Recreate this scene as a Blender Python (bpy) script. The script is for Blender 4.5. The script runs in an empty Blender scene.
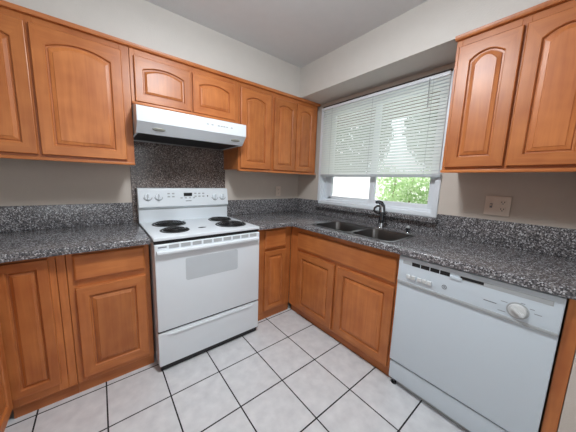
import bpy, bmesh, math, random
from mathutils import Vector, Matrix
random.seed(7)
PI = math.pi
scene = bpy.context.scene
COL = scene.collection

# ------------------------------------------------------------------ camera
cam_d = bpy.data.cameras.new('camera'); cam = bpy.data.objects.new('camera', cam_d); COL.objects.link(cam)
CAM = Vector((-2.0379, -2.2301, 1.2872)); YAW = 0.6594; PIT = -0.141; ROL = 0.0286
F = Vector((math.cos(PIT)*math.sin(YAW), math.cos(PIT)*math.cos(YAW), math.sin(PIT)))
R0 = Vector((math.cos(YAW), -math.sin(YAW), 0)); U0 = R0.cross(F)
Rv = R0*math.cos(ROL) + U0*math.sin(ROL); Uv = -R0*math.sin(ROL) + U0*math.cos(ROL)
m = Matrix((Rv, Uv, -F)).transposed().to_4x4(); m.translation = CAM
cam.matrix_world = m
cam_d.sensor_fit = 'HORIZONTAL'; cam_d.sensor_width = 36.0; cam_d.lens = 231.5958/576*36.0
cam_d.shift_x = 9.71/576; cam_d.shift_y = -2.298/576
cam_d.clip_start = 0.02
scene.camera = cam

# ------------------------------------------------------------------ world, sun, lights, exposure
scene.view_settings.view_transform = 'Standard'; scene.view_settings.look = 'None'
scene.view_settings.gamma = 1.0; scene.view_settings.exposure = -0.04; scene.view_settings.use_curve_mapping = False
w = bpy.data.worlds.new('world'); scene.world = w; w.use_nodes = True
bg = w.node_tree.nodes['Background']; bg.inputs[0].default_value = (0.86, 0.95, 1.0, 1); bg.inputs[1].default_value = 2.4
sd = bpy.data.lights.new('sun', 'SUN'); sd.energy = 5.0; sd.angle = 0.02; sd.color = (1, 0.95, 0.86)
so = bpy.data.objects.new('sun', sd); COL.objects.link(so); so.rotation_euler = Vector((0.25, -0.72, -0.62)).to_track_quat('-Z', 'Y').to_euler()
def area_light(name, loc, rot, shape, sx, sy, power, color):
    d = bpy.data.lights.new(name, 'AREA'); d.shape = shape; d.size = sx; d.size_y = sy; d.energy = power; d.color = color
    o = bpy.data.objects.new(name, d); COL.objects.link(o); o.location = loc; o.rotation_euler = rot
    return o
pl = bpy.data.lights.new('ceiling_lamp_light', 'POINT'); pl.energy = 25; pl.shadow_soft_size = 0.12; pl.color = (0.91, 0.96, 1.0)   # round ceiling lamp
po = bpy.data.objects.new('ceiling_lamp_light', pl); COL.objects.link(po); po.location = (-1.5, -1.5, 2.30)
area_light('ceiling_lamp_panel', (-1.5, -1.5, 2.38), (0, 0, 0), 'DISK', 0.26, 0.26, 22.5, (0.91, 0.96, 1.0))
# added fill light behind the camera to brighten the room; no window there
area_light('rear_fill_light', (-2.0, -4.05, 1.5), (math.radians(90), 0, 0), 'RECTANGLE', 1.8, 1.3, 14, (0.88, 0.95, 1.0))

# ------------------------------------------------------------------ materials
def srgb(r, g, b):
    f = lambda c: (c/255/12.92) if c/255 <= 0.04045 else ((c/255+0.055)/1.055)**2.4
    return (f(r), f(g), f(b), 1)
def new_mat(name):
    mt = bpy.data.materials.new(name); mt.use_nodes = True
    nt = mt.node_tree; return mt, nt, nt.nodes['Principled BSDF']
def N(nt, t, **kw):
    n = nt.nodes.new(t)
    for k, v in kw.items(): setattr(n, k, v)
    return n
def plain(name, col, rough=0.5, metal=0.0, noise=0.03, nscale=14, bump=0.0, bscale=200, spec=0.5, coat=0.0):
    mt, nt, b = new_mat(name)
    b.inputs['Roughness'].default_value = rough; b.inputs['Metallic'].default_value = metal
    b.inputs['Specular IOR Level'].default_value = spec
    if coat: b.inputs['Coat Weight'].default_value = coat; b.inputs['Coat Roughness'].default_value = 0.1
    tc = N(nt, 'ShaderNodeTexCoord'); no = N(nt, 'ShaderNodeTexNoise'); no.inputs['Scale'].default_value = nscale
    nt.links.new(tc.outputs['Object'], no.inputs['Vector'])
    mx = N(nt, 'ShaderNodeMix', data_type='RGBA')
    mx.inputs['A'].default_value = tuple(c*(1-noise) for c in col[:3])+(1,); mx.inputs['B'].default_value = tuple(min(1, c*(1+noise)) for c in col[:3])+(1,)
    nt.links.new(no.outputs['Fac'], mx.inputs['Factor']); nt.links.new(mx.outputs['Result'], b.inputs['Base Color'])
    if bump:
        n2 = N(nt, 'ShaderNodeTexNoise'); n2.inputs['Scale'].default_value = bscale; n2.inputs['Detail'].default_value = 3
        nt.links.new(tc.outputs['Object'], n2.inputs['Vector'])
        bp = N(nt, 'ShaderNodeBump'); bp.inputs['Strength'].default_value = bump; bp.inputs['Distance'].default_value = 0.004
        nt.links.new(n2.outputs['Fac'], bp.inputs['Height']); nt.links.new(bp.outputs['Normal'], b.inputs['Normal'])
    return mt
def wood(name, horizontal):
    mt, nt, b = new_mat(name)
    b.inputs['Roughness'].default_value = 0.36; b.inputs['Specular IOR Level'].default_value = 0.45
    tc = N(nt, 'ShaderNodeTexCoord'); oi = N(nt, 'ShaderNodeObjectInfo')
    off = N(nt, 'ShaderNodeVectorMath', operation='MULTIPLY_ADD')
    off.inputs[1].default_value = (1, 1, 1); nt.links.new(tc.outputs['Object'], off.inputs[0])
    cb = N(nt, 'ShaderNodeCombineXYZ'); sc = N(nt, 'ShaderNodeMath', operation='MULTIPLY'); sc.inputs[1].default_value = 17
    nt.links.new(oi.outputs['Random'], sc.inputs[0])
    for i in range(3): nt.links.new(sc.outputs[0], cb.inputs[i])
    nt.links.new(cb.outputs[0], off.inputs[2])
    mp = N(nt, 'ShaderNodeMapping'); nt.links.new(off.outputs[0], mp.inputs['Vector'])
    mp.inputs['Scale'].default_value = (2.0, 30, 30) if horizontal else (30, 30, 2.0)
    n1 = N(nt, 'ShaderNodeTexNoise'); n1.inputs['Scale'].default_value = 1.6; n1.inputs['Detail'].default_value = 5; n1.inputs['Distortion'].default_value = 0.6
    nt.links.new(mp.outputs[0], n1.inputs['Vector'])
    n2 = N(nt, 'ShaderNodeTexNoise'); n2.inputs['Scale'].default_value = 7; n2.inputs['Detail'].default_value = 2     # maple blotches
    nt.links.new(off.outputs[0], n2.inputs['Vector'])
    ad = N(nt, 'ShaderNodeMath', operation='MULTIPLY_ADD'); ad.inputs[1].default_value = 0.55; nt.links.new(n2.outputs['Fac'], ad.inputs[0])
    m2 = N(nt, 'ShaderNodeMath', operation='MULTIPLY'); m2.inputs[1].default_value = 0.45; nt.links.new(n1.outputs['Fac'], m2.inputs[0])
    nt.links.new(m2.outputs[0], ad.inputs[2])
    cr = N(nt, 'ShaderNodeValToRGB'); e = cr.color_ramp.elements
    e[0].position = 0.22; e[0].color = srgb(152, 80, 38); e[1].position = 0.78; e[1].color = srgb(203, 128, 71)
    nt.links.new(ad.outputs[0], cr.inputs[0])
    hs = N(nt, 'ShaderNodeHueSaturation'); vr = N(nt, 'ShaderNodeMapRange'); vr.inputs['To Min'].default_value = 0.90; vr.inputs['To Max'].default_value = 1.10
    nt.links.new(oi.outputs['Random'], vr.inputs['Value']); nt.links.new(vr.outputs[0], hs.inputs['Value'])
    nt.links.new(cr.outputs[0], hs.inputs['Color']); nt.links.new(hs.outputs[0], b.inputs['Base Color'])
    return mt
def granite(name, scale, cols):
    mt, nt, b = new_mat(name)
    b.inputs['Roughness'].default_value = 0.17
    tc = N(nt, 'ShaderNodeTexCoord')
    v = N(nt, 'ShaderNodeTexVoronoi'); v.inputs['Scale'].default_value = scale; nt.links.new(tc.outputs['Object'], v.inputs['Vector'])
    sx = N(nt, 'ShaderNodeSeparateColor'); nt.links.new(v.outputs['Color'], sx.inputs[0])
    cr = N(nt, 'ShaderNodeValToRGB'); cr.color_ramp.interpolation = 'CONSTANT'; e = cr.color_ramp.elements
    e[0].position = 0; e[0].color = srgb(*cols[0]); e[1].position = 0.30; e[1].color = srgb(*cols[1])
    for p, c in ((0.55, cols[2]), (0.76, cols[3]), (0.91, cols[4])):
        x = e.new(p); x.color = srgb(*c)
    nt.links.new(sx.outputs[0], cr.inputs[0])
    no = N(nt, 'ShaderNodeTexNoise'); no.inputs['Scale'].default_value = 60; nt.links.new(tc.outputs['Object'], no.inputs['Vector'])
    hs = N(nt, 'ShaderNodeHueSaturation'); vr = N(nt, 'ShaderNodeMapRange'); vr.inputs['To Min'].default_value = 0.7; vr.inputs['To Max'].default_value = 1.3
    nt.links.new(no.outputs['Fac'], vr.inputs['Value']); nt.links.new(vr.outputs[0], hs.inputs['Value'])
    nt.links.new(cr.outputs[0], hs.inputs['Color']); nt.links.new(hs.outputs[0], b.inputs['Base Color'])
    return mt
def tiles(T, ox, oy, g):
    mt, nt, b = new_mat('white_floor_tile')
    tc = N(nt, 'ShaderNodeTexCoord'); sp = N(nt, 'ShaderNodeSeparateXYZ'); nt.links.new(tc.outputs['Object'], sp.inputs[0])
    outs = []
    for ax, o in ((0, ox), (1, oy)):
        s = N(nt, 'ShaderNodeMath', operation='SUBTRACT'); s.inputs[1].default_value = o - T/2; nt.links.new(sp.outputs[ax], s.inputs[0])
        d = N(nt, 'ShaderNodeMath', operation='DIVIDE'); d.inputs[1].default_value = T; nt.links.new(s.outputs[0], d.inputs[0])
        fl = N(nt, 'ShaderNodeMath', operation='FLOOR'); nt.links.new(d.outputs[0], fl.inputs[0])
        fr = N(nt, 'ShaderNodeMath', operation='SUBTRACT'); nt.links.new(d.outputs[0], fr.inputs[0]); nt.links.new(fl.outputs[0], fr.inputs[1])
        c = N(nt, 'ShaderNodeMath', operation='SUBTRACT'); c.inputs[1].default_value = 0.5; nt.links.new(fr.outputs[0], c.inputs[0])
        ab = N(nt, 'ShaderNodeMath', operation='ABSOLUTE'); nt.links.new(c.outputs[0], ab.inputs[0])
        lt = N(nt, 'ShaderNodeMath', operation='LESS_THAN'); lt.inputs[1].default_value = g/T/2; nt.links.new(ab.outputs[0], lt.inputs[0])
        outs.append((lt, fl))
    mx = N(nt, 'ShaderNodeMath', operation='MAXIMUM'); nt.links.new(outs[0][0].outputs[0], mx.inputs[0]); nt.links.new(outs[1][0].outputs[0], mx.inputs[1])
    no = N(nt, 'ShaderNodeTexNoise'); no.inputs['Scale'].default_value = 16; no.inputs['Detail'].default_value = 6; nt.links.new(tc.outputs['Object'], no.inputs['Vector'])
    cr = N(nt, 'ShaderNodeValToRGB'); e = cr.color_ramp.elements
    e[0].position = 0.3; e[0].color = srgb(200, 201, 204); e[1].position = 0.7; e[1].color = srgb(218, 219, 221)
    nt.links.new(no.outputs['Fac'], cr.inputs[0])
    mi = N(nt, 'ShaderNodeMix', data_type='RGBA'); nt.links.new(mx.outputs[0], mi.inputs['Factor']); nt.links.new(cr.outputs[0], mi.inputs['A'])
    mi.inputs['B'].default_value = srgb(24, 24, 27); nt.links.new(mi.outputs['Result'], b.inputs['Base Color'])
    ro = N(nt, 'ShaderNodeMapRange'); ro.inputs['To Min'].default_value = 0.32; ro.inputs['To Max'].default_value = 0.85
    nt.links.new(mx.outputs[0], ro.inputs['Value']); nt.links.new(ro.outputs[0], b.inputs['Roughness'])
    bp = N(nt, 'ShaderNodeBump'); bp.inputs['Strength'].default_value = 0.5; bp.inputs['Distance'].default_value = 0.002; bp.invert = True
    nt.links.new(mx.outputs[0], bp.inputs['Height']); nt.links.new(bp.outputs['Normal'], b.inputs['Normal'])
    return mt
def glass():
    mt, nt, b = new_mat('window_glass')
    tr = N(nt, 'ShaderNodeBsdfTransparent'); gl = N(nt, 'ShaderNodeBsdfGlossy'); gl.inputs['Roughness'].default_value = 0.02
    fr = N(nt, 'ShaderNodeFresnel'); fr.inputs['IOR'].default_value = 1.25; mx = N(nt, 'ShaderNodeMixShader')
    nt.links.new(fr.outputs[0], mx.inputs[0]); nt.links.new(tr.outputs[0], mx.inputs[1]); nt.links.new(gl.outputs[0], mx.inputs[2])
    nt.links.new(mx.outputs[0], nt.nodes['Material Output'].inputs['Surface']); return mt
def translucent(name, col, fac):
    mt, nt, b = new_mat(name); b.inputs['Base Color'].default_value = col; b.inputs['Roughness'].default_value = 0.45
    t = N(nt, 'ShaderNodeBsdfTranslucent'); t.inputs['Color'].default_value = col; mx = N(nt, 'ShaderNodeMixShader'); mx.inputs[0].default_value = fac
    nt.links.new(b.outputs[0], mx.inputs[1]); nt.links.new(t.outputs[0], mx.inputs[2]); nt.links.new(mx.outputs[0], nt.nodes['Material Output'].inputs['Surface'])
    return mt
WV = wood('maple_vertical_grain', False); WH = wood('maple_horizontal_grain', True)
GR = granite('speckled_granite', 200, ((66, 65, 68), (90, 89, 92), (116, 112, 112), (142, 141, 144), (182, 182, 185)))
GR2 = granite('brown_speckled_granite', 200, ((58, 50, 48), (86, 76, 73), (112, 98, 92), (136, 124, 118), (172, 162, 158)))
M_WALL = plain('wall_paint', srgb(200, 190, 180), 0.75, bump=0.25, bscale=160)
M_SOFF = plain('soffit_paint', srgb(198, 193, 187), 0.6, bump=0.3, bscale=120)
M_CEIL = plain('ceiling_paint', srgb(212, 212, 212), 0.8, bump=0.3, bscale=120)
M_WHITE = plain('white_enamel', srgb(222, 228, 233), 0.25, noise=0.01)
M_DW = plain('dishwasher_white', srgb(200, 210, 218), 0.3, noise=0.01)
M_VINYL = plain('white_vinyl', srgb(226, 232, 238), 0.4, noise=0.01)
M_GREY = plain('light_grey_plastic', srgb(168, 172, 174), 0.4)
M_MARK = plain('grey_print', srgb(120, 126, 132), 0.5)
M_BLACK = plain('black_plastic', srgb(14, 15, 17), 0.4)
M_IRON = plain('black_burner_coil', srgb(16, 16, 18), 0.45, bump=0.2)
M_DARKG = plain('dark_gap', srgb(10, 10, 11), 0.7)
M_OVENW = plain('oven_window_dots', srgb(192, 198, 203), 0.2)
M_STEEL = plain('brushed_steel', srgb(150, 150, 150), 0.30, metal=1.0)
M_DSTEEL = plain('sink_steel', srgb(122, 120, 119), 0.30, metal=1.0)
M_CHROME = plain('polished_chrome', srgb(190, 195, 200), 0.1, metal=1.0)
M_DCHR = plain('dark_chrome', srgb(100, 103, 108), 0.15, metal=1.0)
M_FILTER = plain('hood_filter_dark', srgb(40, 42, 44), 0.5, metal=0.6)
M_ALMOND = plain('almond_plate', srgb(222, 207, 194), 0.4)
M_TOE = plain('toe_kick_wood', srgb(120, 66, 36), 0.5, noise=0.1)
M_LEAF = translucent('hedge_leaf', srgb(196, 218, 172), 0.45)
M_SLAT = translucent('blind_slat', srgb(236, 242, 240), 0.3)
M_GLASS = glass()
M_CONC = plain('pale_concrete', srgb(210, 208, 204), 0.8)
M_STUCCO = plain('white_stucco', srgb(235, 233, 228), 0.8, bump=0.4, bscale=60)
M_LENS = plain('lamp_lens', srgb(150, 150, 140), 0.2)
M_EAVE = plain('brown_eave_boards', srgb(110, 96, 84), 0.8, noise=0.1)
M_TREE = translucent('tree_leaf', srgb(84, 112, 78), 0.25)
M_RAIL = plain('blind_rail_grey', srgb(176, 184, 188), 0.45)
M_DARKB = plain('gap_shade_brown', srgb(52, 38, 32), 0.6)
M_CREAM = plain('cream_knob', srgb(204, 206, 206), 0.35)

# ------------------------------------------------------------------ mesh helpers
class MB:
    def __init__(s): s.bm = bmesh.new(); s.mats = []
    def mi(s, mat):
        if mat not in s.mats: s.mats.append(mat)
        return s.mats.index(mat)
    def merge(s, b2, mat=None):
        if mat is not None:
            i = s.mi(mat)
            for f in b2.faces: f.material_index = i
        me = bpy.data.meshes.new('t'); b2.to_mesh(me); b2.free(); s.bm.from_mesh(me); bpy.data.meshes.remove(me); return s
    def box(s, x0, x1, y0, y1, z0, z1, mat, bev=0.0, seg=2):
        b = bmesh.new(); bmesh.ops.create_cube(b, size=1)
        for v in b.verts: v.co = Vector(((x0+x1)/2+v.co.x*abs(x1-x0), (y0+y1)/2+v.co.y*abs(y1-y0), (z0+z1)/2+v.co.z*abs(z1-z0)))
        if bev: bmesh.ops.bevel(b, geom=list(b.edges), offset=bev, segments=seg, affect='EDGES', profile=0.6)
        return s.merge(b, mat)
    def cyl(s, p0, p1, r0, r1, mat, seg=24, bev=0.0):
        p0 = Vector(p0); p1 = Vector(p1); d = p1-p0; b = bmesh.new()
        bmesh.ops.create_cone(b, cap_ends=True, segments=seg, radius1=r0, radius2=r1, depth=d.length)
        if bev: bmesh.ops.bevel(b, geom=[e for e in b.edges if abs(e.verts[0].co.z-e.verts[1].co.z) < 1e-6], offset=bev, segments=2, affect='EDGES', profile=0.6)
        q = Vector((0, 0, 1)).rotation_difference(d.normalized())
        for v in b.verts: v.co = q @ v.co + (p0+p1)/2
        return s.merge(b, mat)
    def tube(s, pts, rad, mat, seg=10, closed=False):
        pts = [Vector(p) for p in pts]; n = len(pts); b = bmesh.new(); rings = []
        rad = rad if isinstance(rad, (list, tuple)) else [rad]*n
        up = None
        for i, p in enumerate(pts):
            t = (pts[(i+1) % n]-pts[i-1]) if closed else (pts[min(i+1, n-1)]-pts[max(i-1, 0)])
            t.normalize()
            if up is None: up = t.orthogonal().normalized()
            up = (up - t*up.dot(t)).normalized(); sd_ = t.cross(up)
            rings.append([b.verts.new(p + (up*math.cos(2*PI*k/seg)+sd_*math.sin(2*PI*k/seg))*rad[i]) for k in range(seg)])
        for i in range(n if closed else n-1):
            a, c = rings[i], rings[(i+1) % n]
            for k in range(seg): b.faces.new((a[k], a[(k+1) % seg], c[(k+1) % seg], c[k]))
        if not closed: b.faces.new(rings[0][::-1]); b.faces.new(rings[-1])
        return s.merge(b, mat)
    def extrude_x(s, prof, x0, x1, mat, bev=0.0):
        """a (y,z) outline swept along x"""
        b = bmesh.new(); A = [b.verts.new((x0, y, z)) for y, z in prof]; B = [b.verts.new((x1, y, z)) for y, z in prof]
        n = len(prof); b.faces.new(A); b.faces.new(B[::-1])
        for i in range(n): b.faces.new((A[i], B[i], B[(i+1) % n], A[(i+1) % n]))
        bmesh.ops.recalc_face_normals(b, faces=b.faces)
        if bev: bmesh.ops.bevel(b, geom=list(b.edges), offset=bev, segments=2, affect='EDGES', profile=0.6)
        return s.merge(b, mat)
    def loops(s, loops, mats, cap=True, capmat=None, close0=False):
        b = bmesh.new(); L = [[b.verts.new(p) for p in lp] for lp in loops]; n = len(L[0])
        for k in range(len(L)-1):
            for i in range(n):
                f = b.faces.new((L[k][i], L[k][(i+1) % n], L[k+1][(i+1) % n], L[k+1][i]))
                mm = mats[k]; f.material_index = s.mi(mm(i) if callable(mm) else mm)
        if cap: f = b.faces.new(L[-1]); f.material_index = s.mi(capmat)
        if close0: f = b.faces.new(L[0][::-1]); f.material_index = s.mi(capmat)
        bmesh.ops.recalc_face_normals(b, faces=b.faces)
        return s.merge(b)
    def build(s, name, parent=None, smooth=True, offset=(0, 0, 0), ang=35):
        me = bpy.data.meshes.new(name)
        if offset != (0, 0, 0):
            for v in s.bm.verts: v.co += Vector(offset)
        s.bm.to_mesh(me); s.bm.free()
        for mt in s.mats: me.materials.append(mt)
        if smooth:
            me.polygons.foreach_set('use_smooth', [True]*len(me.polygons))
            try: me.set_sharp_from_angle(angle=math.radians(ang))
            except Exception: pass
        o = bpy.data.objects.new(name, me); COL.objects.link(o)
        if parent: o.parent = parent
        return o
def thing(name, label, cat, loc=(0, 0, 0), rz=0, group=None):
    o = bpy.data.objects.new(name, None); COL.objects.link(o); o.location = loc; o.rotation_euler = (0, 0, rz); o.empty_display_size = 0.1
    tag(o, label, cat, group); return o
def tag(o, label, cat, group=None):
    o['label'] = label; o['category'] = cat
    if group: o['group'] = group
    return o
def struct(o, label=None, cat=None):
    o['kind'] = 'structure'
    if label: o['label'] = label
    if cat: o['category'] = cat
    return o
def rrect(cx, cy, w_, h_, r, z, n=6):
    out = []
    for (sx, sy, a0) in ((1, 1, 0), (-1, 1, 90), (-1, -1, 180), (1, -1, 270)):
        for k in range(n+1):
            a = math.radians(a0+90*k/n); out.append((cx+sx*(w_/2-r)+r*math.cos(a), cy+sy*(h_/2-r)+r*math.sin(a), z))
    return out
def holed_plate(outer, holes, z0, z1, mat, bev=0.0):
    """flat slab with holes; outer and holes are (x,y) loops"""
    b = bmesh.new(); edges = []
    for lp in [outer]+holes:
        vs = [b.verts.new((x, y, z1)) for x, y in lp]
        edges += [b.edges.new((vs[i], vs[(i+1) % len(vs)])) for i in range(len(vs))]
    bmesh.ops.triangle_fill(b, use_beauty=True, use_dissolve=False, edges=edges)
    for f in b.faces:
        if f.normal.z < 0: f.normal_flip()
    top = list(b.faces)
    r = bmesh.ops.extrude_face_region(b, geom=top)      # new faces form the underside
    for g in r['geom']:
        if isinstance(g, bmesh.types.BMVert): g.co.z = z0
    bmesh.ops.recalc_face_normals(b, faces=b.faces)
    if bev:
        es = [e for e in b.edges if len(e.link_faces) == 2 and abs(e.verts[0].co.z-z1) < 1e-6 and abs(e.verts[1].co.z-z1) < 1e-6
              and any(abs(f.normal.z) < 0.5 for f in e.link_faces)]
        bmesh.ops.bevel(b, geom=es, offset=bev, segments=3, affect='EDGES', profile=0.5)
    return MB().merge(b, mat)

# ------------------------------------------------------------------ the setting
ZC = 2.44; ZT = 2.146
def simple(name, boxes, mat):
    q = MB()
    for bx in boxes: q.box(*bx, mat)
    return struct(q.build(name, smooth=False))
simple('floor', [(-3.2, 0.14, -4.3, 0.14, -0.1, 0.0)], tiles(0.3029, -0.867, -0.5968, 0.0075))
simple('ceiling', [(-3.2, 0.14, -4.3, 0.14, ZC, ZC+0.1)], M_CEIL)
simple('wall_back', [(-3.2, 0.0, 0.0, 0.14, 0, ZC)], M_WALL)
WY0, WY1, WZ0, WZ1 = -0.355, -1.585, 1.043, 2.095       # window opening
simple('wall_right', [(0, 0.14, WY0, 0.14, 0, ZC), (0, 0.14, -4.3, WY1, 0, ZC), (0, 0.14, WY1, WY0, 0, WZ0), (0, 0.14, WY1, WY0, WZ1, ZC)], M_WALL)
simple('wall_left', [(-3.2, -3.08, -4.3, 0.0, 0, ZC)], M_WALL)
simple('wall_rear', [(-3.08, 0.0, -4.3, -4.18, 0, ZC)], M_WALL)
simple('wall_return', [(-0.600, 0.0, -2.46, -2.300, 0, ZC)], M_WALL)
simple('soffit_back', [(-3.08, 0.0, -0.318, 0.0, ZT, ZC)], M_SOFF)
simple('soffit_right', [(-0.318, 0.0, -2.300, -0.318, ZT, ZC)], M_SOFF)
# moulding strips where the cabinets meet the soffit
q = MB().extrude_x([(-0.318, 2.122), (-0.334, 2.124), (-0.340, 2.136), (-0.340, 2.146), (-0.318, 2.146)], -2.75, -0.02, WH); struct(q.build('trim_1'))
q = MB()
b = bmesh.new()
prof = [(-0.318, 2.122), (-0.334, 2.124), (-0.340, 2.136), (-0.340, 2.146), (-0.318, 2.146)]
A = [b.verts.new((x, -1.672, z)) for x, z in prof]; B = [b.verts.new((x, -2.295, z)) for x, z in prof]
b.faces.new(A); b.faces.new(B[::-1])
for i in range(5): b.faces.new((A[i], B[i], B[(i+1) % 5], A[(i+1) % 5]))
bmesh.ops.recalc_face_normals(b, faces=b.faces)
struct(q.merge(b, WV).build('trim_2'))

# outside
struct(MB().box(0.14, 1.6, -5.0, 4.0, 2.26, 2.36, M_EAVE).build('roof_eave', smooth=False))
struct(MB().box(0.3, 30, -14, 22, -0.25, -0.12, M_CONC).build('ground_outside', smooth=False))
gw = MB().box(8.0, 8.2, -10, 16, -0.12, 1.75, M_STUCCO).box(7.95, 8.25, -10, 16, 1.75, 1.82, M_STUCCO).build('garden_wall', smooth=False)
struct(gw)

# ------------------------------------------------------------------ window
def ring(q, y0, y1, z0, z1, wdt, x0, x1, mat, bev=0.004, wb=None, wt=None):
    """rectangular frame in the y-z plane; y0 > y1"""
    wb = wdt if wb is None else wb; wt = wdt if wt is None else wt
    q.box(x0, x1, y0-wdt, y0, z0, z1, mat, bev); q.box(x0, x1, y1, y1+wdt, z0, z1, mat, bev)
    q.box(x0, x1, y1+wdt-0.002, y0-wdt+0.002, z0, z0+wb, mat, bev); q.box(x0, x1, y1+wdt-0.002, y0-wdt+0.002, z1-wt, z1, mat, bev)
win = bpy.data.objects.new('window_1', None); COL.objects.link(win); win.location = (0.05, (WY0+WY1)/2, WZ0)
win['kind'] = 'structure'
off = tuple(-c for c in win.location)
q = MB(); ring(q, WY0, WY1, WZ0, WZ1, 0.038, -0.014, 0.12, M_VINYL, wb=0.032, wt=0.03); ring(q, WY0-0.036, WY1+0.036, WZ0+0.030, WZ1-0.028, 0.014, 0.02, 0.12, M_VINYL, wb=0.022, wt=0.02)
q.build('window_frame', win, offset=off)
MB().box(-0.034, -0.0005, WY1+0.01, WY0-0.04, 2.0865, 2.0985, M_DARKB).build('head_gap_shade', win, smooth=False, offset=off)  # dark strip painted in for the shaded gap above the headrail
for k, (ya, yb, xa) in enumerate(((-0.402, -1.015, 0.062), (-0.985, -1.550, 0.028))):
    q = MB(); q.box(xa, xa+0.03, ya-0.095, ya-0.04, 1.10, 2.04, M_VINYL, 0.004) if k == 0 else None; ring(q, ya, yb, 1.082, 2.055, 0.052, xa, xa+0.030, M_VINYL, wb=0.052, wt=0.05)
    sash = q.build('sash', win, offset=off)
    MB().box(xa+0.013, xa+0.017, yb+0.05, ya-0.05, 1.13, 2.01, M_GLASS).build('pane', sash, smooth=False, offset=off)
    if k == 0:
        MB().box(xa-0.012, xa, -0.985, -0.970, 1.55, 1.63, M_VINYL, 0.003).build('latch', sash, offset=off)

# ------------------------------------------------------------------ cabinets
def door_loop(u0, u1, z0, z1, ins, rise, y, rect=False, nb=6, ns=4, nt_=16):
    """closed loop (left to right along the bottom, up, arched top back, down); the same vertex count for every inset"""
    a, b_, c, d = u0+ins, u1-ins, z0+ins, z1-ins
    pts = [(a+(b_-a)*k/nb, y, c) for k in range(nb)]
    sh = d-(0 if rect else rise)
    pts += [(b_, y, c+(sh-c)*k/ns) for k in range(ns)]
    for k in range(nt_):
        t = k/nt_; h = 0 if rect else rise*(1-(2*t-1)**2)
        pts.append((b_-(b_-a)*t, y, sh+h))
    pts += [(a, y, sh-(sh-c)*k/ns) for k in range(ns)]
    return pts
def door_mat(i, nb=6, ns=4, nt_=16):
    return WH if (i < nb or nb+ns <= i < nb+ns+nt_) else WV
def make_door(parent, u0, u1, z0, z1, yf, rise, fw_=0.056, name='door'):
    """yf = y of the cabinet face frame; the door stands 20 mm proud of it"""
    t = 0.020; y1 = yf-t
    def L(ins, y, rect): return door_loop(u0, u1, z0, z1, ins, rise, y, rect)
    lp = [L(0, yf, True), L(0, y1+0.005, True), L(0.0025, y1+0.001, True), L(0.005, y1, True),
          L(fw_, y1, False), L(fw_+0.003, y1+0.003, False), L(fw_+0.005, y1+0.012, False), L(fw_+0.012, y1+0.013, False)]
    d = MB().loops(lp, [door_mat]*7, cap=False).build(name, parent, ang=8)
    f2 = fw_+0.012; sw_ = 0.018 if fw_ > 0.05 else 0.012
    lp = [L(f2-0.002, y1+0.0125, False), L(f2, y1+0.0125, False), L(f2+0.002, y1+0.007, False), L(f2+sw_, y1+0.003, False), L(f2+sw_+0.002, y1+0.0005, False)]
    MB().loops(lp, [WV]*4, capmat=WV).build('raised_panel', d, ang=6)
    return d
def make_slab(parent, u0, u1, z0, z1, yf, name):
    y1 = yf-0.020
    def L(ins, y): return door_loop(u0, u1, z0, z1, ins, 0, y, True)
    return MB().loops([L(0, yf), L(0, y1+0.007), L(0.004, y1+0.003), L(0.010, y1), ], [WH]*3, capmat=WH).build(name, parent, ang=8)
def frame_boxes(q, u0, u1, z0, z1, y0, y1, stiles, rails):
    """stiles: (ua,ub); rails: (za,zb) -- butt-jointed"""
    for a, b_ in stiles: q.box(a, b_, y0, y1, z0, z1, WV, 0.0015, 1)
    st = sorted(stiles)
    for za, zb in rails:
        for i in range(len(st)-1): q.box(st[i][1], st[i+1][0], y0, y1-0.0005 if y1 > y0 else y1+0.0005, za, zb, WH, 0.0012, 1)
def hollow(x0, x1, y0, y1, z0, z1, top):
    q = MB().box(x0, x0+0.016, y0, y1, z0, z1, WV).box(x1-0.016, x1, y0, y1, z0, z1, WV)
    q.box(x0+0.016, x1-0.016, y0, y1, z0, z0+0.016, WH).box(x0+0.016, x1-0.016, y1-0.006, y1, z0+0.016, z1, WV)
    if top: q.box(x0+0.016, x1-0.016, y0, y1-0.006, z1-0.016, z1, WH)
    return q
def upper_cabinet(name, label, loc, rz, wdt, zb, doors, rise, stiles=None, ffront=-0.315, fz=None, ins=0.056):
    t = thing(name, label, 'cabinet', (loc[0], loc[1], zb), rz)
    h = ZT-0.004-zb
    hollow(0.001, wdt-0.001, ffront+0.0195, -0.003, 0.018, h, True).build('carcass', t, smooth=False)
    q = MB(); fz = fz if fz is not None else 0.0
    st = stiles or [(0, 0.03), (wdt-0.03, wdt)]
    frame_boxes(q, 0, wdt, 0, h, ffront, ffront+0.019, [(a+0.0006, b_-0.0006) for a, b_ in st], [(0.0, 0.04), (h-0.09, h)])
    q.build('face_frame', t)
    MB().box(0.001, wdt-0.001, ffront-0.021, ffront-0.0003, 0.0, 0.017, WH, 0.003).build('light_rail', t)
    for (a, b_, z0, z1) in doors: make_door(t, a, b_, z0-zb, z1-zb, ffront, rise, ins)
    return t
XB = -1.827                      # left edge of the hood cabinet
upper_cabinet('wall_cabinet', 'wide two-door maple wall cabinet with arched panels, left of the range hood', (-2.745, 0), 0, 0.917, 1.366,
              [(0.030, 0.448, 1.398, 2.085), (0.462, 0.872, 1.398, 2.085)], 0.036, [(0, 0.05), (0.43, 0.48), (0.862, 0.917)])
upper_cabinet('wall_cabinet', 'short maple wall cabinet with two small arched doors directly above the white range hood', (XB, 0), 0, 0.797, 1.772,
              [(0.022, 0.390, 1.792, 2.080), (0.403, 0.757, 1.792, 2.080)], 0.028, [(0, 0.03), (0.38, 0.415), (0.745, 0.797)], ins=0.048)
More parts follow.
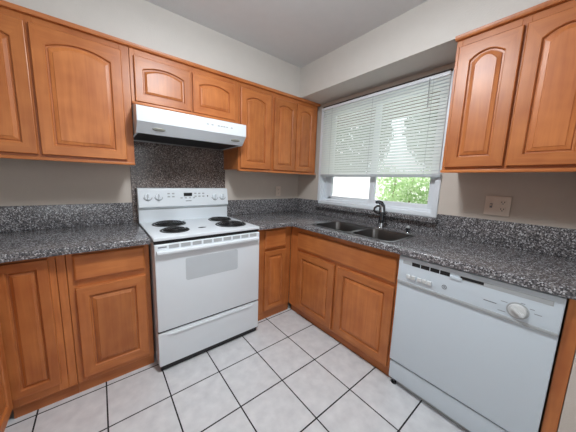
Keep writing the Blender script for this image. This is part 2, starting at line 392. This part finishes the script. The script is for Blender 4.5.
upper_cabinet('wall_cabinet', 'tall narrow single-door maple wall cabinet just right of the range hood', (-1.030, 0), 0, 0.367, 1.366,
              [(0.018, 0.340, 1.394, 2.080)], 0.030, [(0, 0.03), (0.328, 0.367)])
upper_cabinet('wall_cabinet', 'maple wall cabinet with two narrow arched doors in the corner beside the window', (-0.663, 0), 0, 0.628, 1.366,
              [(0.020, 0.300, 1.394, 2.080), (0.311, 0.567, 1.394, 2.080)], 0.026, [(0, 0.03), (0.29, 0.32), (0.555, 0.628)], ins=0.05)
upper_cabinet('wall_cabinet', 'two-door maple wall cabinet right of the window, above the dishwasher counter', (0, -1.677), -PI/2, 0.615, 1.366,
              [(0.018, 0.282, 1.398, 2.082), (0.293, 0.570, 1.398, 2.082)], 0.034, [(0, 0.03), (0.27, 0.305), (0.56, 0.615)])

def base_cabinet(name, label, loc, rz, wdt, ffront, stiles, rails, doors, slabs, toe, extra_top=0.876):
    t = thing(name, label, 'cabinet', loc, rz)
    hollow(0.001, wdt-0.001, ffront+0.0195, -0.003, 0.09, extra_top, False).build('carcass', t, smooth=False)
    MB().box(0.0, wdt, ffront+toe, ffront+toe+0.019, 0.0, 0.09, WH).build('toe_kick', t, smooth=False)
    q = MB(); frame_boxes(q, 0, wdt, 0.075, extra_top, ffront, ffront+0.019, [(a+0.0006, b_-0.0006) for a, b_ in stiles], rails); q.build('face_frame', t)
    for (a, b_, z0, z1) in doors: make_door(t, a, b_, z0, z1, ffront, 0.0, 0.055 if b_-a > 0.25 else 0.042)
    for (a, b_, z0, z1, nm) in slabs: make_slab(t, a, b_, z0, z1, ffront, nm)
    return t
RA = [(0.075, 0.125), (0.655, 0.715), (0.838, 0.876)]
x0 = -2.2065
dc = base_cabinet('base_cabinet', 'maple base cabinet with one drawer above a square-panel door, left of the stove', (x0, 0, 0), 0, 0.3985, -0.58,
             [(0, 0.045), (0.36, 0.3985)], RA, [(0.029, 0.371, 0.108, 0.664)], [(0.029, 0.371, 0.706, 0.852, 'drawer_front')], 0.02)
x0 = -2.47
base_cabinet('corner_base_cabinet', 'maple corner base cabinet with one tall narrow door at the far left', (x0, 0, 0), 0, 0.2625, -0.58,
             [(0, 0.03), (0.185, 0.2235), (0.2245, 0.2625)], [(0.075, 0.15), (0.84, 0.876)], [(0.002, 0.197, 0.128, 0.852)], [], 0.02)
base_cabinet('side_base_cabinet', 'maple base cabinet turned sideways along the left wall, cut off by the photo edge', (-3.078, -1.53, 0), PI/2, 0.945, -0.605,
             [(0, 0.04), (0.45, 0.49), (0.90, 0.945)], RA, [(0.02, 0.46, 0.108, 0.664), (0.475, 0.915, 0.108, 0.664)],
             [(0.02, 0.46, 0.706, 0.852, 'drawer_front'), (0.475, 0.915, 0.706, 0.852, 'drawer_front')], 0.02)
x0 = -1.024
base_cabinet('base_cabinet', 'narrow maple base cabinet with small drawer and slim door, right of the stove', (x0, 0, 0), 0, 0.428, -0.58,
             [(0, 0.13), (0.34, 0.428)], RA, [(0.118, 0.352, 0.092, 0.655)], [(0.118, 0.352, 0.682, 0.848, 'drawer_front')], 0.01)
y0 = -0.5815
base_cabinet('sink_cabinet', 'maple sink base cabinet with two doors below one long false drawer front, under the window', (0, y0, 0), -PI/2, 1.0285, -0.595,
             [(0, 0.13), (0.545, 0.585), (0.998, 1.0285)], [(0.075, 0.12), (0.63, 0.69), (0.80, 0.876)],
             [(0.122, 0.545, 0.092, 0.645), (0.577, 1.016, 0.092, 0.645)], [(0.116, 1.016, 0.672, 0.828, 'false_drawer_front')], 0.03, extra_top=0.876)
ep = MB().box(-0.601, -0.02, -2.298, -2.258, 0.0, 0.876, WV, 0.002, 1).build('end_panel')
tag(ep, 'plain maple end panel standing right of the white dishwasher', 'panel')

# ------------------------------------------------------------------ countertops
sx0, sx1, sy0, sy1 = -0.575, -0.225, -0.825, -1.530     # sink cut-out
hole = [(p[0], p[1]) for p in rrect((sx0+sx1)/2, (sy0+sy1)/2, sx1-sx0, sy0-sy1, 0.05, 0)]
outer = [(-0.002, -0.002), (-1.022, -0.002), (-1.022, -0.646), (-0.650, -0.646), (-0.650, -2.298), (-0.002, -2.298)]
ct = thing('countertop', 'speckled grey granite countertop running from the stove round the corner past the sink', 'countertop', (-0.3, -0.9, 0.876))
of = (0.3, 0.9, -0.876)
holed_plate(outer, [hole], 0.8765, 0.914, GR, 0.009).build('slab', ct, offset=of)
BT = 0.020
q = MB().box(-1.013, -0.021, -BT, -0.001, 0.9135, 1.073, GR, 0.004)
q.box(-BT, -0.001, -0.372, -0.002, 0.9135, 1.073, GR, 0.004).box(-BT, -0.001, -2.298, -1.588, 0.9135, 1.073, GR, 0.004).box(-BT, -0.001, -1.589, -0.371, 0.9135, 1.010, GR, 0.003)
q.build('backsplash', ct, offset=of)
MB().box(-0.070, -0.001, -1.602, -0.368, 1.005, 1.0425, GR, 0.006).build('window_ledge', ct, offset=of)
ct2 = thing('countertop', 'speckled grey granite countertop left of the stove with low backsplash', 'countertop', (-2.4, -0.3, 0.876))
of = (2.4, 0.3, -0.876)
holed_plate([(-1.806, -0.002), (-3.078, -0.002), (-3.078, -1.54), (-2.440, -1.54), (-2.440, -0.646), (-1.806, -0.646)], [], 0.8765, 0.914, GR, 0.009).build('slab', ct2, offset=of)
MB().box(-3.058, -1.832, -BT, -0.001, 0.9135, 1.078, GR, 0.004).box(-3.078, -3.058, -1.54, -0.002, 0.9135, 1.078, GR, 0.004).build('backsplash', ct2, offset=of)
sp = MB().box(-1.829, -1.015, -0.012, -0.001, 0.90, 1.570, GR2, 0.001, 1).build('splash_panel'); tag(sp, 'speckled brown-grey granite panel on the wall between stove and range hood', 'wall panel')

# ------------------------------------------------------------------ sink and tap
sk = thing('double_sink', 'dark stainless double-bowl sink set in the counter under the window', 'sink', (-0.39, -1.155, 0.914))
of = (0.39, 1.155, -0.914)
bowls = [(-0.825-0.012, -1.180), (-1.212, -1.530+0.012)]
bx0, bx1 = sx0+0.012, sx1-0.012
fl_outer = [(p[0], p[1]) for p in rrect((sx0+sx1)/2, (sy0+sy1)/2, sx1-sx0+0.022, sy0-sy1+0.022, 0.055, 0)]
hl = [[(p[0], p[1]) for p in rrect((bx0+bx1)/2, (a+b_)/2, bx1-bx0, a-b_, 0.05, 0)] for a, b_ in bowls]
holed_plate(fl_outer, hl, 0.9145, 0.9170, M_DSTEEL, 0.001).build('rim', sk, offset=of)
for a, b_ in bowls:
    cx, cy, W_, H_ = (bx0+bx1)/2, (a+b_)/2, bx1-bx0-0.0005, a-b_-0.0005
    lp = [rrect(cx, cy, W_, H_, 0.05, 0.9165), rrect(cx, cy, W_-0.006, H_-0.006, 0.05, 0.90), rrect(cx, cy, W_-0.026, H_-0.026, 0.05, 0.765),
          rrect(cx, cy, W_-0.036, H_-0.036, 0.05, 0.745), rrect(cx, cy, W_-0.062, H_-0.062, 0.045, 0.736), rrect(cx, cy, 0.10, 0.10, 0.049, 0.730)]
    bo = MB().loops(lp, [M_DSTEEL]*5, capmat=M_DSTEEL).build('bowl', sk, offset=of)
    MB().cyl((cx, cy, 0.7305), (cx, cy, 0.7345), 0.044, 0.040, M_STEEL).cyl((cx, cy, 0.7345), (cx, cy, 0.7365), 0.026, 0.026, M_DARKG).build('drain', bo, offset=of)
fx, fy = -0.128, -1.215
fa = thing('kitchen_faucet', 'dark chrome single-lever kitchen faucet behind the sink', 'faucet', (fx, fy, 0.914))
of = (-fx, -fy, -0.914)
MB().cyl((fx, fy, 0.9142), (fx, fy, 0.921), 0.030, 0.028, M_CHROME, bev=0.002).build('base_plate', fa, offset=of)
MB().cyl((fx, fy, 0.920), (fx, fy, 0.955), 0.024, 0.021, M_CHROME).cyl((fx, fy, 0.955), (fx+0.002, fy-0.004, 1.045), 0.0205, 0.0195, M_DCHR).cyl((fx+0.002, fy-0.004, 1.045), (fx+0.003, fy-0.006, 1.075), 0.019, 0.013, M_DCHR, bev=0.003).build('body', fa, offset=of)
dx, dy = -0.80, 0.60
def fp(d, z): return (fx+dx*d, fy+dy*d, z)
MB().tube([fp(0.0, 1.03), fp(-0.006, 1.07), fp(-0.004, 1.100), fp(0.012, 1.124), fp(0.034, 1.134), fp(0.058, 1.130)], [0.0205, 0.0205, 0.020, 0.018, 0.016, 0.012], M_DCHR, 14).build('spout', fa, offset=of)
MB().tube([fp(0.002, 1.05), fp(0.006, 1.09), fp(0.020, 1.115)], [0.0222, 0.0205, 0.009], M_CHROME, 12).build('spout_cover', fa, offset=of)
MB().tube([fp(0.012, 1.100), fp(0.045, 1.098), fp(0.064, 1.082), fp(0.068, 1.062), fp(0.054, 1.044), fp(0.030, 1.034), fp(0.004, 1.036)], [0.009]*7, M_DCHR, 10).build('lever', fa, offset=of)
sy_ = (-0.165, -1.455)
ss = thing('side_sprayer', 'short grey sprayer standing in its holder right of the faucet', 'sprayer', (sy_[0], sy_[1], 0.914))
of = (-sy_[0], -sy_[1], -0.914)
MB().cyl((sy_[0], sy_[1], 0.9142), (sy_[0], sy_[1], 0.922), 0.022, 0.019, M_CHROME, bev=0.002).build('holder', ss, offset=of)
MB().cyl((sy_[0], sy_[1], 0.921), (sy_[0], sy_[1], 0.955), 0.012, 0.014, M_DCHR).cyl((sy_[0], sy_[1], 0.955), (sy_[0], sy_[1], 0.972), 0.014, 0.011, M_GREY, bev=0.003).build('spray_head', ss, offset=of)

# ------------------------------------------------------------------ electric range
RX0, RX1 = -1.798, -1.030; RC = (RX0+RX1)/2
st = thing('electric_range', 'white freestanding electric range with four black coil burners', 'stove', (RC, -0.35, 0))
of = (-RC, 0.35, 0)
MB().box(RX0+0.004, RX1-0.004, -0.655, -0.02, 0.03, 0.885, M_WHITE, 0.004).build('body', st, offset=of)
for sx_ in (RX0+0.05, RX1-0.05):
    for yy in (-0.60, -0.1): MB().cyl((sx_, yy, 0.0), (sx_, yy, 0.032), 0.018, 0.014, M_BLACK).build('foot', st, offset=of)
MB().box(RX0+0.012, RX1-0.012, -0.678, -0.66, 0.006, 0.05, M_BLACK).build('kick_shade_plate', st, offset=of)  # black kick plate set forward to stand in for shade under the drawer
MB().box(RX0, RX1, -0.690, -0.085, 0.897, 0.919, M_WHITE, 0.007, 3).build('cooktop', st, offset=of)
MB().box(RX0+0.006, RX1-0.006, -0.676, -0.60, 0.870, 0.8975, M_DARKG).build('gap_strip', st, smooth=False, offset=of)
for bxp, byp, r in ((-1.606, -0.240, 0.114), (-1.628, -0.505, 0.086), (-1.170, -0.228, 0.092), (-1.186, -0.490, 0.113)):
    pan = MB()
    L = []
    for rr, zz in ((r+0.012, 0.919), (r+0.011, 0.9225), (r+0.004, 0.9235), (r-0.012, 0.914), (0.03, 0.909)):
        L.append([(bxp+rr*math.cos(2*PI*k/40), byp+rr*math.sin(2*PI*k/40), zz) for k in range(40)])
    bo = pan.loops(L, [M_IRON]*4, capmat=M_IRON).build('burner', st, offset=of)
    turns = 5 if r > 0.09 else 4; pts = []
    for k in range(turns*28+1):
        a = 2*PI*k/28; rr = 0.016+(r-0.020)*k/(turns*28); pts.append((bxp+rr*math.cos(a), byp+rr*math.sin(a), 0.9275))
    MB().tube(pts, 0.0058, M_IRON, 8).build('coil', bo, offset=of)
    q = MB()
    for a in (0.5, 2.6, 4.7): q.box(-0.001, 0.001, 0, r, 0, 0.004, M_IRON)
    q.bm.clear()
lg = MB().cyl((-1.432, -0.505, 0.9185), (-1.432, -0.505, 0.9200), 0.019, 0.017, M_BLACK)
for v in lg.bm.verts: v.co.x = -1.432+(v.co.x+1.432)*1.7
lg.build('badge', st, offset=of)
# oven door with vents, window, handle
dr = MB().box(RX0+0.003, RX1-0.003, -0.696, -0.655, 0.294, 0.874, M_WHITE, 0.008, 3).build('oven_door', st, offset=of)
MB().loops([[(x, y, z) for x, z, _ in rrect(-1.4215, 0.687, 0.383, 0.155, 0.014, 0)] for y in (-0.6955, -0.6972)], [M_OVENW], capmat=M_OVENW).build('oven_window', dr, offset=of)
q = MB()
for k in range(9):
    xc = -1.682+k*0.0735
    q.box(xc-0.030, xc+0.030, -0.6972, -0.694, 0.845, 0.870, M_GREY, 0.001, 1)
q.box(-1.775, -1.725, -0.6968, -0.694, 0.854, 0.862, M_MARK)
q.build('vents', dr, smooth=False, offset=of)
hp = [(-0.694, 0.840), (-0.712, 0.839), (-0.721, 0.834), (-0.722, 0.820), (-0.717, 0.814), (-0.710, 0.815), (-0.706, 0.824), (-0.694, 0.828)]
MB().extrude_x(hp, RX0+0.012, RX1-0.024, M_WHITE, 0.004).build('door_handle', dr, offset=of)
MB().box(RX0+0.006, RX1-0.006, -0.680, -0.60, 0.276, 0.296, M_DARKG).build('seam_strip', st, smooth=False, offset=of)
# storage drawer, a finger groove along its top
dw_ = MB().box(RX0+0.002, RX1-0.002, -0.694, -0.655, 0.046, 0.281, M_WHITE, 0.007, 3).build('storage_drawer', st, offset=of)
q = MB(); L = []
for yy, dz, ix in ((-0.693, 0.0, 0.0), (-0.701, -0.002, 0.012), (-0.702, -0.010, 0.03), (-0.693, -0.026, 0.06)):
    L.append((yy, dz, ix))
b = bmesh.new(); R_ = [[b.verts.new((xx, yy, 0.268+dz)) for xx in (RX0+0.05+ix, RX1-0.05-ix)] for yy, dz, ix in L]
for i in range(3): b.faces.new((R_[i][0], R_[i][1], R_[i+1][1], R_[i+1][0]))
b.faces.new([r_[0] for r_ in R_]); b.faces.new([r_[1] for r_ in R_][::-1]); b.faces.new((R_[0][0], R_[0][1], R_[3][1], R_[3][0]))
bmesh.ops.recalc_face_normals(b, faces=b.faces)
q.merge(b, M_WHITE).build('drawer_pull', dw_, offset=of)
# backguard
bgp = [(-0.02, 0.905), (-0.088, 0.905), (-0.088, 1.028), (-0.100, 1.036), (-0.112, 1.044), (-0.112, 1.052), (-0.092, 1.188), (-0.080, 1.199), (-0.02, 1.199)]
bgd = MB().extrude_x(bgp, RX0, RX1, M_WHITE, 0.004).build('backguard', st, offset=of)
MB().box(RX0+0.004, RX1-0.004, -0.0895, -0.08, 1.020, 1.034, M_GREY).build('seam', bgd, smooth=False, offset=of)
def face_y(z): return -0.112+(z-1.052)*(0.020/0.136)
nrm = Vector((0, -1, 0.147)).normalized()
for xk, zk in ((-1.729, 1.128), (-1.649, 1.128), (-1.163, 1.121), (-1.086, 1.121)):
    c = Vector((xk, face_y(zk), zk))
    q = MB().cyl(c-nrm*0.001, c+nrm*0.010, 0.027, 0.025, M_WHITE, 28, 0.002)
    q.box(xk-0.005, xk+0.005, c.y-0.026, c.y-0.006, zk-0.022, zk+0.024, M_WHITE, 0.002)
    kb = q.build('knob', bgd, offset=of)
    q = MB(); pts = []
    for k in range(13):
        a = PI*(1.05+0.90*k/12); zz = zk+0.031*math.sin(a); pts.append((xk+0.031*math.cos(a), face_y(zz)-0.0005, zz))
    q.tube(pts, 0.0018, M_MARK, 6); q.box(xk-0.001, xk+0.001, c.y-0.0268, c.y-0.025, zk-0.004, zk+0.022, M_MARK)
    q.build('dial_marks', kb, offset=of)
q = MB(); q.box(-1.448, -1.376, face_y(1.143)-0.003, face_y(1.143)+0.02, 1.129, 1.159, M_BLACK, 0.002); q.build('clock_display', bgd, offset=of)
for cx_, n in ((-1.553, 2), (-1.31, 3)):
    for i in range(n):
        for zz in (1.153, 1.127):
            xx = cx_+(i-(n-1)/2)*0.036
            MB().box(xx-0.010, xx+0.010, face_y(zz)-0.002, face_y(zz)+0.01, zz-0.006, zz+0.006, M_GREY, 0.001, 1).build('button', bgd, offset=of)
for i in range(4):
    xx = -1.468+i*0.036
    MB().box(xx-0.009, xx+0.009, face_y(1.115)-0.002, face_y(1.115)+0.01, 1.110, 1.120, M_GREY, 0.001, 1).build('button', bgd, offset=of)
MB().box(-1.435, -1.385, face_y(1.088)-0.0012, face_y(1.088)+0.01, 1.085, 1.091, M_MARK).build('badge', bgd, smooth=False, offset=of)
MB().cyl((-1.235, face_y(1.128)-0.002, 1.128), (-1.235, face_y(1.128)+0.005, 1.128), 0.006, 0.006, M_BLACK, 12).build('indicator_light', bgd, offset=of)

# ------------------------------------------------------------------ range hood
HX0, HX1 = -1.824, -1.048; HC = (HX0+HX1)/2
hd = thing('range_hood', 'white under-cabinet range hood above the stove', 'range hood', (HC, -0.2, 1.56))
of = (-HC, 0.2, -1.56)
hp = [(-0.002, 1.770), (-0.335, 1.770), (-0.480, 1.733), (-0.490, 1.727), (-0.490, 1.637), (-0.484, 1.632), (-0.425, 1.572), (-0.418, 1.572), (-0.418, 1.590), (-0.03, 1.590), (-0.03, 1.572), (-0.002, 1.572)]
MB().extrude_x(hp, HX0, HX1, M_WHITE, 0.0015).build('hood_body', hd, offset=of)
MB().box(HX0+0.012, HX1-0.012, -0.417, -0.031, 1.575, 1.589, M_FILTER).box(HX0+0.02, HX1-0.02, -0.036, -0.031, 1.566, 1.575, M_STEEL).build('grease_filter', hd, smooth=False, offset=of)
for xx in (HX0, HX1-0.012): MB().box(xx, xx+0.012, -0.417, -0.031, 1.572, 1.590, M_WHITE).build('side_lip', hd, smooth=False, offset=of)
sl = Vector((0, -0.060, -0.059)).normalized()  # outward normal of the sloping underside
sl = Vector((0, -0.71, -0.70)).normalized()
for xx in (-1.694, -1.128):
    b = bmesh.new(); bmesh.ops.create_uvsphere(b, u_segments=20, v_segments=10, radius=1)
    for v in b.verts: v.co = Vector((v.co.x*0.042, v.co.y*0.014, v.co.z*0.006))
    qq = Vector((0, 0, 1)).rotation_difference(sl)
    for v in b.verts: v.co = qq @ v.co + Vector((xx, -0.455, 1.604))
    MB().merge(b, M_LENS).build('lamp_lens', hd, offset=of)
for k, xx in enumerate((-1.372, -1.335, -1.285, -1.262, -1.24, -1.218, -1.178)):
    MB().box(xx-0.008, xx+0.008, -0.4915, -0.488, 1.688-0.004, 1.688+0.004, M_GREY).build('switch_mark', hd, smooth=False, offset=of)

# ------------------------------------------------------------------ dishwasher
DY0, DY1 = -1.614, -2.254; DC = (DY0+DY1)/2
dw = thing('dishwasher', 'white built-in dishwasher with dial and push buttons', 'dishwasher', (0, DY0, 0), -PI/2)
W_ = DY0-DY1
MB().box(0.006, W_-0.006, -0.58, -0.03, 0.04, 0.868, M_DW, 0.003).build('tub', dw)
MB().box(0.002, W_-0.002, -0.622, -0.58, 0.178, 0.700, M_DW, 0.006, 3).build('door_panel', dw)
q = MB().box(0.002, W_-0.002, -0.628, -0.58, 0.708, 0.866, M_DW, 0.006, 3).box(0.006, W_-0.006, -0.632, -0.60, 0.701, 0.716, M_GREY, 0.003)
cp = q.build('control_panel', dw)
q = MB().box(0.026, 0.074, -0.6293, -0.62, 0.822, 0.842, M_GREY, 0.001, 1)
q.build('vent_bar', cp)
MB().box(0.262, 0.312, -0.634, -0.62, 0.815, 0.830, M_DW, 0.002).build('latch', cp)
MB().box(0.300, W_-0.030, -0.6293, -0.62, 0.821, 0.842, M_GREY, 0.001, 1).build('vent_bar', cp)
for k in range(4):
    a = 0.076+k*0.047
    MB().box(a, a+0.043, -0.6292, -0.62, 0.821, 0.842, M_DARKG).build('vent_slot', cp, smooth=False)
MB().box(0.305, 0.395, -0.6298, -0.62, 0.826, 0.840, M_DARKG).build('vent_slot', cp, smooth=False)
for k in range(5):
    a = 0.066+k*0.025+(0.008 if k > 1 else 0)
    MB().box(a-0.011, a+0.011, -0.640, -0.62, 0.742, 0.764, M_CREAM, 0.003).build('push_button', cp)
q = MB(); q.tube([(0.243+0.010*math.cos(2*PI*k/20), -0.6285, 0.758+0.010*math.sin(2*PI*k/20)) for k in range(20)], 0.002, M_MARK, 6, True)
q.cyl((0.243, -0.6275, 0.758), (0.243, -0.6292, 0.758), 0.004, 0.004, M_MARK, 12); q.build('logo', cp)
MB().box(0.402, 0.448, -0.6286, -0.62, 0.757, 0.761, M_MARK).build('name_plate', cp, smooth=False)
kx, kz = 0.516, 0.757
kb = MB().cyl((kx, -0.6265, kz), (kx, -0.6295, kz), 0.036, 0.036, M_GREY, 32).cyl((kx, -0.627, kz), (kx, -0.640, kz), 0.031, 0.028, M_CREAM, 32, 0.003)
b = bmesh.new(); bmesh.ops.create_cube(b, size=1)
for v in b.verts: v.co = Vector((v.co.x*0.052, v.co.y*0.018, v.co.z*(0.022 if v.co.y > 0 else 0.012)))
bmesh.ops.bevel(b, geom=list(b.edges), offset=0.003, segments=2, affect='EDGES')
rot = Matrix.Rotation(math.radians(35), 4, 'Y')
for v in b.verts: v.co = rot @ v.co + Vector((kx, -0.648, kz))
kb.merge(b, M_CREAM); kb = kb.build('dial', cp)
for a, r_, l_ in ((150, 0.052, 0.022), (75, 0.046, 0.014), (35, 0.050, 0.014), (10, 0.060, 0.022), (210, 0.056, 0.026), (265, 0.046, 0.02)):
    xx, zz = kx+r_*math.cos(math.radians(a)), kz+r_*0.85*math.sin(math.radians(a))
    if 0.72 < zz < 0.82: MB().box(xx-l_/2, xx+l_/2, -0.6285, -0.62, zz-0.0012, zz+0.0012, M_MARK).build('dial_mark', cp, smooth=False)
MB().box(0.004, W_-0.004, -0.612, -0.57, 0.046, 0.166, M_DW, 0.004).build('lower_panel', dw)
MB().box(0.004, W_-0.004, -0.60, -0.57, 0.160, 0.182, M_DARKG).build('door_gap', dw, smooth=False)
MB().box(0.010, W_-0.010, -0.575, -0.55, 0.0, 0.048, M_GREY).build('toe_plate', dw, smooth=False)
q = MB().cyl((0.03, -0.585, 0), (0.03, -0.585, 0.05), 0.008, 0.008, M_DSTEEL, 12).cyl((0.03, -0.585, 0), (0.03, -0.585, 0.012), 0.016, 0.014, M_BLACK, 12); q.build('leveling_foot', dw)

# ------------------------------------------------------------------ outlets
def receptacle(q, u, z, y):
    q.box(u-0.017, u+0.017, y-0.003, y+0.004, z-0.014, z+0.014, M_ALMOND, 0.004)
    for du in (-0.0065, 0.0065): q.box(u+du-0.0016, u+du+0.0016, y-0.0034, y, z-0.001, z+0.008, M_BLACK)
    q.cyl((u, y-0.0034, z-0.007), (u, y, z-0.007), 0.003, 0.003, M_BLACK, 10)
ol = thing('outlet_plate', 'almond double plate with a switch and a duplex outlet, right of the window', 'outlet', (0, -1.915, 1.167), -PI/2)
MB().box(-0.062, 0.062, -0.011, -0.0005, -0.062, 0.062, M_ALMOND, 0.003).build('plate', ol)
q = MB().box(-0.030-0.006, -0.030+0.006, -0.0125, -0.009, -0.014, 0.014, M_MARK); q.box(-0.034, -0.026, -0.021, -0.010, -0.002, 0.010, M_ALMOND, 0.002); q.build('toggle_switch', ol)
for z in (0.022, -0.022):
    q = MB(); receptacle(q, 0.026, z, -0.0105); q.build('receptacle', ol)
ol = thing('outlet_plate', 'small single outlet plate on the corner wall under the wall cabinets', 'outlet', (-0.325, 0, 1.163), 0)
MB().box(-0.036, 0.036, -0.008, -0.0005, -0.058, 0.058, M_ALMOND, 0.003).build('plate', ol)
for z in (0.022, -0.022):
    q = MB(); receptacle(q, 0.0, z, -0.008); q.build('receptacle', ol)

# ------------------------------------------------------------------ window blind
bl = thing('window_blind', 'white horizontal mini blind lowered two thirds over the sliding window', 'blind', (-0.025, -0.99, 2.09))
of = (0.025, 0.99, -2.09)
MB().box(-0.042, -0.016, -1.572, -0.402, 2.060, 2.084, M_VINYL, 0.002).build('headrail', bl, offset=of)
q = MB(); zt, zb_, n = 2.050, 1.386, 28; tilt = math.radians(-62)
for i in range(n):
    z = zt+(zb_-zt)*i/(n-1); b = bmesh.new(); cols = []
    for k in range(5):
        s_ = (k/4-0.5)*0.0268; cr = 0.0022*(1-(2*k/4-1)**2)
        x = -0.029+s_*math.cos(tilt)+cr*math.sin(tilt)*0; zz = z-s_*math.sin(tilt)+cr
        cols.append((b.verts.new((x, -1.570, zz)), b.verts.new((x, -0.404, zz))))
    for k in range(4): b.faces.new((cols[k][0], cols[k+1][0], cols[k+1][1], cols[k][1]))
    q.merge(b, M_SLAT)
q.build('slats', bl, offset=of)
MB().box(-0.043, -0.017, -1.588, -0.412, 1.346, 1.372, M_RAIL, 0.004).build('bottom_rail', bl, offset=of)
for yy in (-0.53, -0.99, -1.47):
    MB().tube([(-0.0425, yy, 2.07), (-0.0425, yy, 1.36)], 0.0009, M_GREY, 6).build('ladder_cord', bl, offset=of)
MB().tube([(-0.047, -1.445, 2.07), (-0.049, -1.450, 1.86)], 0.003, M_GREY, 8).build('tilt_wand', bl, offset=of)

# ------------------------------------------------------------------ hedge outside
q = MB(); b = bmesh.new()
for i in range(26000):
    y = random.uniform(-2.6, 0.30); z = random.uniform(-0.12, 1.56+0.12*math.sin(y*5)+random.uniform(-0.1, 0.06)); x = 2.25+random.uniform(0, 0.55)+0.08*math.sin(y*7+z*6)
    c = Vector((x, y, z)); d = Vector((random.uniform(-1, 0.3), random.uniform(-1, 1), random.uniform(-0.4, 1))).normalized()
    t1 = d.orthogonal().normalized(); t1 = Matrix.Rotation(random.uniform(0, 6.28), 3, d) @ t1; t2 = d.cross(t1); l_ = random.uniform(0.02, 0.042)
    b.faces.new([b.verts.new(c+t1*l_), b.verts.new(c+t2*l_*0.45), b.verts.new(c-t1*l_), b.verts.new(c-t2*l_*0.45)])
q.merge(b, M_LEAF)
hg = thing('hedge', 'bright green leafy hedge outside the right window pane', 'hedge', (2.4, -1.2, -0.12))
q.build('foliage', hg, smooth=False, offset=(-2.4, 1.2, 0.12))
q = MB()
for k in range(9):
    yy = -2.5+k*0.31; q.tube([(2.5, yy, -0.12), (2.5, yy+0.04, 0.6), (2.48, yy-0.03, 1.4)], [0.02, 0.014, 0.006], M_TOE, 6)
q.build('stems', hg, offset=(-2.4, 1.2, 0.12))

# ------------------------------------------------------------------ trees beyond the garden wall
for tx, ty, rad, lab in ((9.6, 0.8, 2.3, 'dark leafy tree beyond the hedge, behind the right window pane'), (9.9, 6.6, 2.5, 'dark leafy tree seen through the blind behind the left window pane')):
    t = thing('tree', lab, 'tree', (tx, ty, -0.12), 0, 'trees beyond the garden wall')
    MB().tube([(0, 0, 0), (0.05, 0.03, 1.2), (0.0, 0.0, 2.4), (0.05, 0, 3.6)], [0.16, 0.13, 0.11, 0.05], M_TOE, 10).build('trunk', t)
    q = MB(); b = bmesh.new()
    for i in range(5200):
        d = Vector((random.gauss(0, 1), random.gauss(0, 1), random.gauss(0, 1))).normalized()
        c = Vector((d.x*rad*0.9, d.y*rad, d.z*rad*0.95+4.0))*1.0
        k = random.uniform(0.45, 1.0)**0.6; c = Vector((c.x*k, c.y*k, (c.z-4.0)*k+4.0))
        nrm_ = Vector((random.gauss(0, 1), random.gauss(0, 1), random.gauss(0, 1))).normalized(); t1 = nrm_.orthogonal().normalized(); t2 = nrm_.cross(t1); l_ = random.uniform(0.10, 0.20)
        b.faces.new([b.verts.new(c+t1*l_), b.verts.new(c+t2*l_*0.5), b.verts.new(c-t1*l_), b.verts.new(c-t2*l_*0.5)])
    q.merge(b, M_TREE).build('crown', t, smooth=False)
